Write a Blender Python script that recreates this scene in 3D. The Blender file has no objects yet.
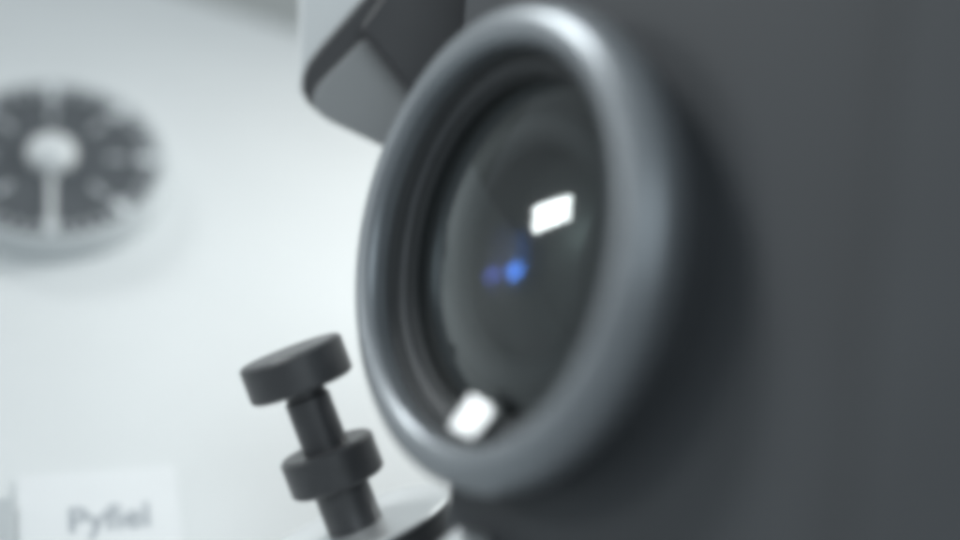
import bpy, bmesh, math, random
from mathutils import Vector, Matrix
random.seed(7)
sc = bpy.context.scene
COL = sc.collection

# ------------------------------------------------------------------ camera
cam_d = bpy.data.cameras.new('camera')
cam = bpy.data.objects.new('camera', cam_d)
COL.objects.link(cam)
cam.location = (0, 0, 0)
cam.rotation_euler = (math.radians(90), 0, 0)
cam_d.lens = 50.0
cam_d.sensor_width = 36.0
cam_d.clip_start = 0.01
cam_d.clip_end = 20.0
cam_d.dof.use_dof = True
cam_d.dof.focus_distance = 0.301
cam_d.dof.aperture_fstop = 2.4
cam_d.dof.aperture_blades = 0
sc.camera = cam

# ------------------------------------------------------------------ room light
w = bpy.data.worlds.new('World')
sc.world = w
w.use_nodes = True
bg = w.node_tree.nodes['Background']
bg.inputs[0].default_value = (0.86, 0.95, 1.0, 1)
bg.inputs[1].default_value = 0.39


def area(name, loc, target, sx, sy, radiance, xdir=(1, 0, 0), color=(1, 1, 1), spread=180):
    d = bpy.data.lights.new(name, 'AREA')
    d.shape = 'RECTANGLE'
    d.size, d.size_y = sx, sy
    h = math.radians(spread / 2)
    f = 1.0 if spread >= 179 else math.tan(h) / (math.tan(h) - h)
    d.energy = radiance * sx * sy * 4 / f
    d.color = color
    d.spread = math.radians(spread)
    o = bpy.data.objects.new(name, d)
    COL.objects.link(o)
    z = (Vector(loc) - Vector(target)).normalized()
    x = Vector(xdir)
    x = (x - z * x.dot(z)).normalized()
    y = z.cross(x)
    m = Matrix((x, y, z)).transposed().to_4x4()
    m.translation = Vector(loc)
    o.matrix_world = m
    return o


# rectangular lamp up on the left, the one mirrored in the glass
area('key_lamp', (-0.741, 0.239, 0.263), (0, 0.25, 0.0), 0.165, 0.082, 17.0,
     xdir=(0.021, -0.155, 0.06), color=(0.97, 1.0, 1.0), spread=70)
# broad window light from behind the photographer
area('window_light', (0.25, -0.9, 0.35), (0.0, 0.3, 0.0), 0.9, 0.7, 1.9,
     xdir=(1, 0, 0), color=(0.85, 0.95, 1.0))
# added unseen light high on the left, for the glints on the rim
area('rim_glint_light', (-0.46, 0.375, 0.645), (0.0, 0.25, 0.0), 0.16, 0.16, 68.0,
     xdir=(1, 0, 0), color=(0.97, 1.0, 1.0), spread=30)
# added fill light, out of view, brightening the console behind the lens
area('console_fill', (0.12, 0.425, 0.14), (-0.045, 0.380, -0.02), 0.08, 0.05, 44.0,
     xdir=(1, 0, 0), color=(0.97, 1.0, 0.99), spread=85)

vs = sc.view_settings
vs.view_transform = 'Standard'
vs.look = 'None'
vs.exposure = 0.0
vs.gamma = 1.0
vs.use_curve_mapping = False
sc.cycles.use_denoising = True
sc.cycles.filter_width = 7.0
sc.cycles.use_adaptive_sampling = False
sc.cycles.sample_clamp_indirect = 1.5
sc.cycles.max_bounces = 8
sc.cycles.transparent_max_bounces = 16


# ------------------------------------------------------------------ materials
def mat(name, color, rough=0.5, metal=0.0, spec=0.5, var=0.12, scale=60.0, bump=0.0, bscale=900.0, rvar=0.1, coat=0.0):
    m = bpy.data.materials.new(name)
    m.use_nodes = True
    nt = m.node_tree
    b = nt.nodes['Principled BSDF']
    tc = nt.nodes.new('ShaderNodeTexCoord')
    n = nt.nodes.new('ShaderNodeTexNoise')
    n.inputs['Scale'].default_value = scale
    n.inputs['Detail'].default_value = 6
    nt.links.new(tc.outputs['Object'], n.inputs['Vector'])
    r = nt.nodes.new('ShaderNodeMapRange')
    r.inputs[3].default_value = 1 - var
    r.inputs[4].default_value = 1 + var
    nt.links.new(n.outputs[0], r.inputs[0])
    mx = nt.nodes.new('ShaderNodeVectorMath')
    mx.operation = 'SCALE'
    mx.inputs[0].default_value = color
    nt.links.new(r.outputs[0], mx.inputs['Scale'])
    nt.links.new(mx.outputs[0], b.inputs['Base Color'])
    rr = nt.nodes.new('ShaderNodeMapRange')
    rr.inputs[3].default_value = max(0.02, rough - rvar)
    rr.inputs[4].default_value = min(1, rough + rvar)
    nt.links.new(n.outputs[0], rr.inputs[0])
    nt.links.new(rr.outputs[0], b.inputs['Roughness'])
    b.inputs['Metallic'].default_value = metal
    b.inputs['Specular IOR Level'].default_value = spec
    b.inputs['Coat Weight'].default_value = coat
    if bump:
        n2 = nt.nodes.new('ShaderNodeTexNoise')
        n2.inputs['Scale'].default_value = bscale
        nt.links.new(tc.outputs['Object'], n2.inputs['Vector'])
        bp = nt.nodes.new('ShaderNodeBump')
        bp.inputs['Strength'].default_value = bump
        bp.inputs['Distance'].default_value = 0.0003
        nt.links.new(n2.outputs[0], bp.inputs['Height'])
        nt.links.new(bp.outputs[0], b.inputs['Normal'])
    return m


def glass(name, tint, refl, rough=0.02):
    """coated optical glass surface: clear, with a Fresnel reflection tinted by its coating"""
    m = bpy.data.materials.new(name)
    m.use_nodes = True
    nt = m.node_tree
    nt.nodes.remove(nt.nodes['Principled BSDF'])
    out = nt.nodes['Material Output']
    t = nt.nodes.new('ShaderNodeBsdfTransparent')
    t.inputs[0].default_value = (0.97, 0.98, 0.98, 1)
    g = nt.nodes.new('ShaderNodeBsdfGlossy')
    g.inputs['Color'].default_value = (*tint, 1)
    g.inputs['Roughness'].default_value = rough
    fr = nt.nodes.new('ShaderNodeFresnel')
    fr.inputs['IOR'].default_value = 1.5
    mu = nt.nodes.new('ShaderNodeMath')
    mu.operation = 'MULTIPLY'
    mu.inputs[1].default_value = refl
    mu.use_clamp = True
    nt.links.new(fr.outputs[0], mu.inputs[0])
    mx = nt.nodes.new('ShaderNodeMixShader')
    nt.links.new(mu.outputs[0], mx.inputs[0])
    nt.links.new(t.outputs[0], mx.inputs[1])
    nt.links.new(g.outputs[0], mx.inputs[2])
    nt.links.new(mx.outputs[0], out.inputs['Surface'])
    return m


M = dict(
    white=mat('white_enamel', (0.80, 0.82, 0.82), 0.45, var=0.03, bump=0.05, scale=25),
    card=mat('paper_card', (0.86, 0.875, 0.88), 0.8, var=0.02),
    ink=mat('grey_ink', (0.40, 0.43, 0.46), 0.7, var=0.1),
    wall=mat('grey_wall_paint', (0.60, 0.61, 0.59), 0.8, var=0.08, scale=8),
    dialface=mat('dial_face', (0.095, 0.104, 0.113), 0.45, var=0.25, scale=120),
    print=mat('dial_print', (0.72, 0.75, 0.76), 0.6, var=0.08),
    dialrim=mat('dial_rim', (0.56, 0.59, 0.60), 0.45, var=0.06),
    knobwhite=mat('ivory_knob', (0.78, 0.80, 0.80), 0.35, var=0.03),
    rim=mat('satin_black_rim', (0.23, 0.25, 0.268), 0.37, metal=0.55, spec=0.5, var=0.12, scale=80, bump=0.04),
    baffle=mat('matte_black_baffle', (0.036, 0.039, 0.041), 0.7, spec=0.3, var=0.2, scale=150),
    baffle2=mat('semi_gloss_baffle', (0.052, 0.056, 0.060), 0.5, spec=0.4, var=0.2, scale=150),
    innerring=mat('grey_inner_ring', (0.055, 0.060, 0.062), 0.75, spec=0.3, var=0.12, scale=120),
    seat=mat('grey_haze_ring', (0.088, 0.097, 0.100), 0.7, spec=0.3, var=0.12, scale=120),  # lighter grey, haze in the glass put into the ring's colour
    barrel=mat('black_barrel', (0.045, 0.047, 0.050), 0.42, var=0.15, scale=90, bump=0.08),
    body=mat('dark_crackle_body', (0.054, 0.059, 0.065), 0.6, spec=0.3, var=0.18, scale=35, bump=0.25, bscale=700),
    black=mat('black_oxide', (0.055, 0.057, 0.061), 0.36, var=0.2, scale=200, bump=0.05),
    trim=mat('dark_trim', (0.045, 0.046, 0.050), 0.5, var=0.15),
    greyface=mat('grey_plate', (0.32, 0.33, 0.335), 0.6, var=0.05),
    steel=mat('reflection_tab_steel', (0.55, 0.57, 0.575), 0.36, metal=1.0, var=0.05, rvar=0.05),
    alu=mat('turned_aluminium', (0.84, 0.86, 0.87), 0.34, metal=0.7, var=0.05, rvar=0.05),
    g1=glass('coated_glass_front', (0.95, 1.0, 1.0), 1.65, 0.06),
    g2=glass('coated_glass_blue', (0.08, 0.28, 1.0), 0.22, 0.14),
    g3=glass('coated_glass_violet', (0.10, 0.16, 0.75), 0.055, 0.16),
    g4=glass('coated_glass_rear', (0.62, 0.80, 0.78), 0.02, 0.3),
)


# ------------------------------------------------------------------ mesh helpers (millimetres in, metres out)
MM = 0.001


def finish(name, bm, m, parent=None, mw=None, smooth=True, bevel=0.0, seg=3, autosmooth=35):
    me = bpy.data.meshes.new(name)
    bmesh.ops.recalc_face_normals(bm, faces=bm.faces)
    bm.to_mesh(me)
    bm.free()
    me.materials.append(m)
    o = bpy.data.objects.new(name, me)
    COL.objects.link(o)
    if parent is not None:
        o.parent = parent
    if mw is not None:
        o.matrix_local = mw
    if smooth:
        for p in me.polygons:
            p.use_smooth = True
        a = math.radians(autosmooth)
        bm2 = bmesh.new()
        bm2.from_mesh(me)
        for e in bm2.edges:
            if len(e.link_faces) == 2 and e.calc_face_angle(0) > a:
                e.smooth = False
        bm2.to_mesh(me)
        bm2.free()
    if bevel:
        b = o.modifiers.new('bevel', 'BEVEL')
        b.width = bevel * MM
        b.segments = seg
        b.limit_method = 'ANGLE'
        b.harden_normals = False
    return o


def lathe(profile, n=96, closed=True):
    """profile: list of (radius, height) in mm, turned about local Z"""
    bm = bmesh.new()
    rings = []
    for r, z in profile:
        if r < 1e-6:
            rings.append([bm.verts.new((0, 0, z * MM))])
        else:
            rings.append([bm.verts.new((r * MM * math.cos(2 * math.pi * i / n), r * MM * math.sin(2 * math.pi * i / n), z * MM)) for i in range(n)])
    prs = list(zip(rings, rings[1:]))
    if closed and len(rings[0]) > 1 and len(rings[-1]) > 1:
        prs.append((rings[-1], rings[0]))
    for A, B in prs:
        for i in range(n):
            j = (i + 1) % n
            if len(A) == 1 and len(B) == 1:
                continue
            if len(A) == 1:
                bm.faces.new((A[0], B[i], B[j]))
            elif len(B) == 1:
                bm.faces.new((A[i], A[j], B[0]))
            else:
                bm.faces.new((A[i], A[j], B[j], B[i]))
    return bm


def spline(pts, sub=6):
    out = []
    P = [Vector(p) for p in pts]
    for i in range(len(P) - 1):
        p0 = P[max(i - 1, 0)]
        p1, p2 = P[i], P[i + 1]
        p3 = P[min(i + 2, len(P) - 1)]
        for k in range(sub):
            t = k / sub
            q = 0.5 * ((2 * p1) + (p2 - p0) * t + (2 * p0 - 5 * p1 + 4 * p2 - p3) * t * t + (3 * p1 - p0 - 3 * p2 + p3) * t ** 3)
            out.append((q.x, q.y))
    out.append(tuple(P[-1]))
    return out


def prism(poly, z0, z1):
    """polygon (x,y) mm extruded from z0 to z1 mm"""
    bm = bmesh.new()
    a = [bm.verts.new((x * MM, y * MM, z0 * MM)) for x, y in poly]
    b = [bm.verts.new((x * MM, y * MM, z1 * MM)) for x, y in poly]
    bm.faces.new(a[::-1])
    bm.faces.new(b)
    k = len(poly)
    for i in range(k):
        j = (i + 1) % k
        bm.faces.new((a[i], a[j], b[j], b[i]))
    return bm


def rect(cx, cy, wx, wy):
    return [(cx - wx / 2, cy - wy / 2), (cx + wx / 2, cy - wy / 2), (cx + wx / 2, cy + wy / 2), (cx - wx / 2, cy + wy / 2)]


def rounded(poly, r, seg=6):
    """round the corners of a convex polygon; r may be a list"""
    out = []
    n = len(poly)
    for i in range(n):
        p0, p1, p2 = Vector(poly[i - 1]), Vector(poly[i]), Vector(poly[(i + 1) % n])
        rr = r[i] if isinstance(r, (list, tuple)) else r
        if rr <= 0:
            out.append(tuple(p1))
            continue
        d0, d2 = (p0 - p1).normalized(), (p2 - p1).normalized()
        a, c = p1 + d0 * rr, p1 + d2 * rr
        for k in range(seg + 1):
            t = k / seg
            out.append(tuple((1 - t) ** 2 * a + 2 * t * (1 - t) * p1 + t * t * c))
    return out


def frame(origin, x, y, z):
    m = Matrix((Vector(x), Vector(y), Vector(z))).transposed().to_4x4()
    m.translation = Vector(origin)
    return m


def thing(name, label, cat, mw, group=None):
    o = bpy.data.objects.new(name, None)
    o.empty_display_size = 0.01
    COL.objects.link(o)
    o.matrix_world = mw
    tag(o, label, cat, group)
    return o


def tag(o, label, cat, group=None):
    o['label'] = label
    o['category'] = cat
    if group:
        o['group'] = group


# ------------------------------------------------------------------ the setting
back = finish('wall_back', prism(rect(0, 0, 2400, 1600), 0, 20), M['wall'],
              mw=frame((0, 0.95, 0.1), (1, 0, 0), (0, 0, 1), (0, -1, 0)), smooth=False)
back['kind'] = 'structure'

# sloping white console: local x to the right, local y up the slope, local z out of the face
S = math.radians(40)
TH = math.radians(17)
CON = frame((-0.0995, 0.345, -0.0595), (math.cos(TH), math.sin(TH), 0),
            (-math.sin(S) * math.sin(TH), math.sin(S) * math.cos(TH), math.cos(S)),
            (math.cos(S) * math.sin(TH), -math.cos(S) * math.cos(TH), math.sin(S)))
con = thing('console', 'large sloping white enamelled console panel filling the background on the left', 'console', CON)
finish('panel', prism([(-700, -200), (220, -200), (220, 125), (72.7, 191), (34.9, 207), (-60, 250), (-700, 340)], -18, 0),
       M['white'], con, bevel=1.5)


# ------------------------------------------------------------------ dial on the console
DIAL = CON @ Matrix.Translation((-0.0117, 0.1155, 0)) @ Matrix.Diagonal((0.93, 0.93, 0.95, 1))
dial = thing('dial', 'round dark dial with pale marks and ivory centre knob on white console', 'dial', DIAL)
finish('dial_rim', lathe([(0, 0.3), (38.0, 0.3), (37.0, 8.0), (35.8, 9.0), (34.4, 9.0), (34.0, 8.4), (0, 8.4)], 96), M['dialrim'], dial)
face = finish('dial_face', lathe([(0, 8.4), (33.5, 8.4), (33.5, 8.9), (0, 8.9)], 96), M['dialface'], dial)
for k in range(8):
    rot = Matrix.Rotation(math.radians(45 * k), 4, 'Z')
    finish('tick_mark', prism(rounded(rect(30.4, 0, 6.2, 4.0), 1), 8.9, 9.15), M['print'], face, mw=rot, smooth=False)
    finish('scale_mark', prism(rounded(rect(20.5, 0, 6.0, 1.6), 1), 8.9, 9.15), M['print'], face, mw=rot, smooth=False)
for k in range(40):
    if k % 5:
        rot = Matrix.Rotation(math.radians(9 * k), 4, 'Z')
        finish('graduation', prism(rect(30.8, 0, 3.6, 0.9), 8.9, 9.1), M['print'], face, mw=rot, smooth=False)
finish('pointer_line', prism(rect(0, -20, 2.0, 25), 9.2, 10.0), M['knobwhite'], dial, smooth=False)
finish('centre_knob', lathe(spline([(7.6, 8.9), (7.9, 10.6), (7.1, 13.0), (4.4, 15.0), (0.01, 15.8)], 5) + [(0, 17.0)], 64, closed=False), M['knobwhite'], dial)

# ------------------------------------------------------------------ name card on the console
CARD = CON @ Matrix.Translation((0.0016, -0.0165, 0.0003)) @ Matrix.Rotation(math.radians(2.5), 4, 'Z')
card = thing('name_card', 'white paper card lettered Pyfiel at the foot of the console', 'card', CARD)
finish('paper', prism(rounded(rect(0, 4.6, 40, 40), 1), 0, 0.6), M['card'], card, smooth=False)
cu = bpy.data.curves.new('lettering', 'FONT')
cu.body = 'Pyfiel'
cu.size = 0.0098
cu.align_x = 'CENTER'
cu.extrude = 0.00008
cu.offset = 0.00012
tmp = bpy.data.objects.new('lettering_curve', cu)
COL.objects.link(tmp)
dg = bpy.context.evaluated_depsgraph_get()
me = bpy.data.meshes.new_from_object(tmp.evaluated_get(dg))
bpy.data.objects.remove(tmp)
me.materials.clear()
me.materials.append(M['ink'])
let = bpy.data.objects.new('lettering', me)
COL.objects.link(let)
let.parent = card
let.matrix_local = Matrix.Translation((0.0022, 0.0072, 0.0007))

strip = finish('grey_strip', prism(rounded(rect(0, 0, 5.5, 26), 1.2), 0.2, 3.0), M['dialrim'], mw=CON @ Matrix.Translation((-0.0222, -0.0125, 0)), bevel=0.6)
tag(strip, 'narrow grey upright strip beside the white lettered card', 'strip')

# ------------------------------------------------------------------ lens (local x towards camera right, y up, z along the optical axis)
LU = (0.58062841, -0.81416868, 0.0)
LV = (0.11298921, 0.08057881, 0.99032343)
LA = (-0.80629032, -0.57500992, 0.13877863)
LENS = frame((0.000136, 0.25, 0.005167), LU, LV, LA)
lens = thing('lens', 'large black lens with thick rounded satin rim facing left', 'lens', LENS)
rim_prof = spline([(38.0, -3.4), (38.0, -0.4), (38.6, 0.9), (40.0, 1.7), (41.9, 1.7), (43.9, 0.9), (45.5, -0.6), (46.5, -3.0), (46.6, -6.0), (45.4, -8.2)], 6) \
    + [(43.6, -9.0), (41.2, -9.0), (40.2, -5.0)]
finish('rim_ring', lathe(rim_prof, 160), M['rim'], lens)
finish('barrel', lathe([(43.2, -9.2), (43.2, -15.4), (41.6, -15.4), (41.6, -9.2)], 128), M['body'], lens)
# shallow stepped throat between the rim and the glass
finish('baffle_ring', lathe(spline([(40.6, -4.8), (37.9, -3.1), (37.2, -3.6), (36.6, -4.2), (36.3, -4.8)], 4) + [(40.6, -6.0)], 128), M['baffle'], lens)
finish('baffle_ring', lathe(spline([(40.6, -6.2), (36.4, -5.0), (35.6, -4.7), (34.7, -5.1), (34.2, -5.9)], 4) + [(40.6, -7.0)], 128), M['baffle2'], lens)
finish('retaining_ring', lathe(spline([(40.6, -7.2), (34.4, -6.2), (33.7, -6.4), (33.0, -7.2), (32.6, -8.8)], 4) + [(40.6, -9.4)], 128), M['baffle'], lens)
finish('inner_ring', lathe(spline([(36.0, -9.8), (32.4, -9.4), (29.0, -11.2), (24.0, -14.4), (17.0, -18.0), (9.0, -21.0), (0.01, -22.2)], 5) + [(0, -22.2), (0, -24), (36, -24)], 128), M['innerring'], lens)
finish('haze_ring', lathe(spline([(27.4, -11.6), (26.6, -9.9), (24.6, -9.0), (22.2, -9.6), (20.6, -11.6)], 5) + [(21.0, -13.0), (27.0, -13.0)], 128), M['seat'], lens)  # added grey ring imitating the hazy reflection inside the glass


def cap(R, apex, rad, convex=True, thick=0.0, n=96, cx=0, cy=0, rings=14):
    """spherical glass surface; apex at height `apex`; thick>0 closes it with a second surface behind"""
    prof = []
    for k in range(rings + 1):
        r = rad * k / rings
        sag = R - math.sqrt(R * R - r * r)
        prof.append((r, apex - sag if convex else apex + sag))
    if thick:
        for k in range(rings, -1, -1):
            r = rad * k / rings
            sag = R - math.sqrt(R * R - r * r)
            prof.append((r, (apex - sag if convex else apex + sag) - thick))
    bm = lathe(prof, n, closed=False)
    bmesh.ops.translate(bm, verts=bm.verts, vec=(cx * MM, cy * MM, 0))
    return bm


finish('front_element', cap(100, -2.0, 33.2, True), M['g1'], lens, autosmooth=80)
finish('middle_element', cap(20, 7.05 - 20, 6.5, False, cx=-1.32, cy=-1.8), M['g2'], lens, autosmooth=80)
finish('middle_element', cap(26, 11.8 - 26, 8.0, False, cx=-8.6, cy=-1.73), M['g3'], lens, autosmooth=80)
finish('rear_element', cap(60, -15.6, 17.0, True), M['g4'], lens, autosmooth=80)
# added bright tab imitating the lamp's reflection at the lower edge of the throat
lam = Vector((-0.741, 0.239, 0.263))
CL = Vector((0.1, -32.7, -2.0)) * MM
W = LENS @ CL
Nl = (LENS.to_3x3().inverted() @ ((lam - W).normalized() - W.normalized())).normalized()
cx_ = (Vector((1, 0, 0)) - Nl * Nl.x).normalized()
reflection_outline = [(-4.8, -2.8), (2.1, -3.9), (5.6, 2.2), (-1.6, 4.3)]
finish('reflection_tab', prism(rounded(reflection_outline, 0.8), -1.1, 0), M['steel'], lens, mw=frame(CL, cx_, Nl.cross(cx_), Nl), bevel=0.35)

# ------------------------------------------------------------------ dark housing that carries the lens (same local frame)
house = thing('housing', 'large dark rounded machine housing filling the right side behind the lens', 'housing', LENS)
b1 = finish('body', prism(rounded([(-22, -110), (125, -110), (125, 92), (-42, 92), (-38, 20), (-26, -38)], [8, 20, 20, 8, 10, 10]), -63, -22), M['body'], house)
b2 = finish('front_plate', prism(rounded([(-20, -105), (116, -105), (116, 88), (-40, 88), (-35, 20), (-23, -38)], [8, 12, 12, 8, 10, 10]), -21.8, -15), M['body'], house)
# bore the seat for the lens through the plate and into the body
cutter = finish('bore', lathe([(0, -33), (41.4, -33), (41.4, 5), (0, 5)], 96), M['body'])
cutter.matrix_world = LENS
for b in (b1, b2):
    md = b.modifiers.new('bore', 'BOOLEAN')
    md.operation = 'DIFFERENCE'
    md.solver = 'EXACT'
    md.object = cutter
bpy.context.view_layer.update()
dg = bpy.context.evaluated_depsgraph_get()
for b, wd in ((b1, 3.0), (b2, 3.5)):
    nm = bpy.data.meshes.new_from_object(b.evaluated_get(dg))
    b.modifiers.clear()
    b.data = nm
    for p in nm.polygons:
        p.use_smooth = False
    bv = b.modifiers.new('bevel', 'BEVEL')
    bv.width = wd * MM
    bv.segments = 5
    bv.limit_method = 'ANGLE'
bpy.data.objects.remove(cutter)
finish('side_rib', prism(rounded(rect(101, -8, 32, 180), 8), -14.9, -4), M['body'], house, bevel=8.5, seg=10)

# ------------------------------------------------------------------ bracket at the upper left of the lens, faced square to the camera
BR = frame((0, 0.335, 0), (1, 0, 0), (0, 0, 1), (0, -1, 0))
PX = 0.335 / 1333.333 * 1000.0


def px(x, y):
    return ((x - 480) * PX, (270 - y) * PX)


bracket = thing('bracket', 'angled block with white side, dark edge and grey lower face above the lens', 'bracket', BR)
finish('white_side', prism(rounded([px(297, 92), px(340, 100), px(420, 20), px(478, -130), px(297, -130)], [2, 2, 2, 2, 2]), -24, -3.2), M['white'], bracket, bevel=1.0)
finish('edge_trim', prism(rounded([px(276, 95), px(420, 161), px(560, 60), px(560, -130), px(474, -130)], [16, 4, 2, 2, 2]), -3.0, 0), M['trim'], bracket, bevel=1.4, seg=4)
finish('grey_face', prism(rounded([px(297, 106), px(400, 155), px(430, 104), px(370, 34)], [10, 0.5, 0.5, 4]), 0, 1.0), M['greyface'], bracket, bevel=0.5)
finish('hood', prism(rounded([px(362, 34), px(420, 108), px(560, 60), px(560, -130), px(478, -130)], [2, 2, 2, 2, 2]), 0, 9), M['trim'], bracket, bevel=2.5, seg=4)

# ------------------------------------------------------------------ thumb screw standing on the console
AX = Vector((-0.341, -0.087, 0.936)).normalized()
XA = Vector((0.94, 0, 0.342))
XA = (XA - AX * XA.dot(AX)).normalized()
YA = AX.cross(XA)
THUMB = frame((-0.0273, 0.302, -0.0602), XA, YA, AX)
thumb = thing('thumb_screw', 'black thumb screw with thick cap and collar on a bright flange', 'screw', THUMB)


def knurled(r, z0, z1, n=56, depth=0.14, ch=0.7):
    bm = bmesh.new()
    rows = []
    for z, dr in ((z0, -ch), (z0 + ch, 0), (z1 - ch, 0), (z1, -ch)):
        rows.append([bm.verts.new(((r + dr - (depth if i % 2 else 0)) * MM * math.cos(math.pi * i / n),
                                   (r + dr - (depth if i % 2 else 0)) * MM * math.sin(math.pi * i / n), z * MM)) for i in range(2 * n)])
    for A, B in zip(rows, rows[1:]):
        for i in range(2 * n):
            j = (i + 1) % (2 * n)
            bm.faces.new((A[i], A[j], B[j], B[i]))
    bm.faces.new(rows[0][::-1])
    bm.faces.new(rows[-1])
    return bm


finish('cap', knurled(12.0, 36.2, 45.0, n=90, depth=0.07), M['black'], thumb, autosmooth=25)
finish('neck', lathe([(0, 22), (5.2, 22), (5.2, 33.6), (4.6, 34.2), (4.6, 36.2), (0, 36.2)], 48), M['black'], thumb)
finish('collar', knurled(10.9, 13.0, 22.0, n=84, depth=0.07), M['black'], thumb, autosmooth=25)
finish('shaft', lathe([(0, 0), (6.4, 0), (6.4, 12.6), (5.8, 13.0), (0, 13.0)], 48), M['black'], thumb)
finish('flange', lathe([(0, 1.4), (21.8, 1.4), (22.5, 1.8), (22.5, 2.2), (22.0, 2.6), (0, 2.6)], 96), M['alu'], thumb)
finish('base_collar', lathe([(0, -8.5), (21.2, -8.5), (21.8, -7.9), (21.8, 1.3), (0, 1.3)], 96), M['black'], thumb)
finish('stem', lathe([(0, -46), (7, -46), (7, -8.6), (0, -8.6)], 40), M['black'], thumb)

# ------------------------------------------------------------------ bright hexagonal post beside the flange
POST = frame((-0.00405, 0.2565, -0.0499), (0.93, 0.1, 0.3), (0.0, 0.95, 0.3), (-0.1, -0.30, 0.95))
post = thing('hexagonal_post', 'small bright steel hexagonal post tip at the bottom edge below the lens', 'post', POST)
hexp = [(6.2 * math.cos(math.radians(60 * k + 30)), 6.2 * math.sin(math.radians(60 * k + 30))) for k in range(6)]
bm = bmesh.new()
rows = []
for z, s in ((-46, 1), (-4.2, 1), (0, 0.12)):
    rows.append([bm.verts.new((x * s * MM, y * s * MM, z * MM)) for x, y in hexp])
for A, B in zip(rows, rows[1:]):
    for i in range(6):
        j = (i + 1) % 6
        bm.faces.new((A[i], A[j], B[j], B[i]))
bm.faces.new(rows[0][::-1])
bm.faces.new(rows[-1])
finish('post_body', bm, M['alu'], post, smooth=False, bevel=0.2)
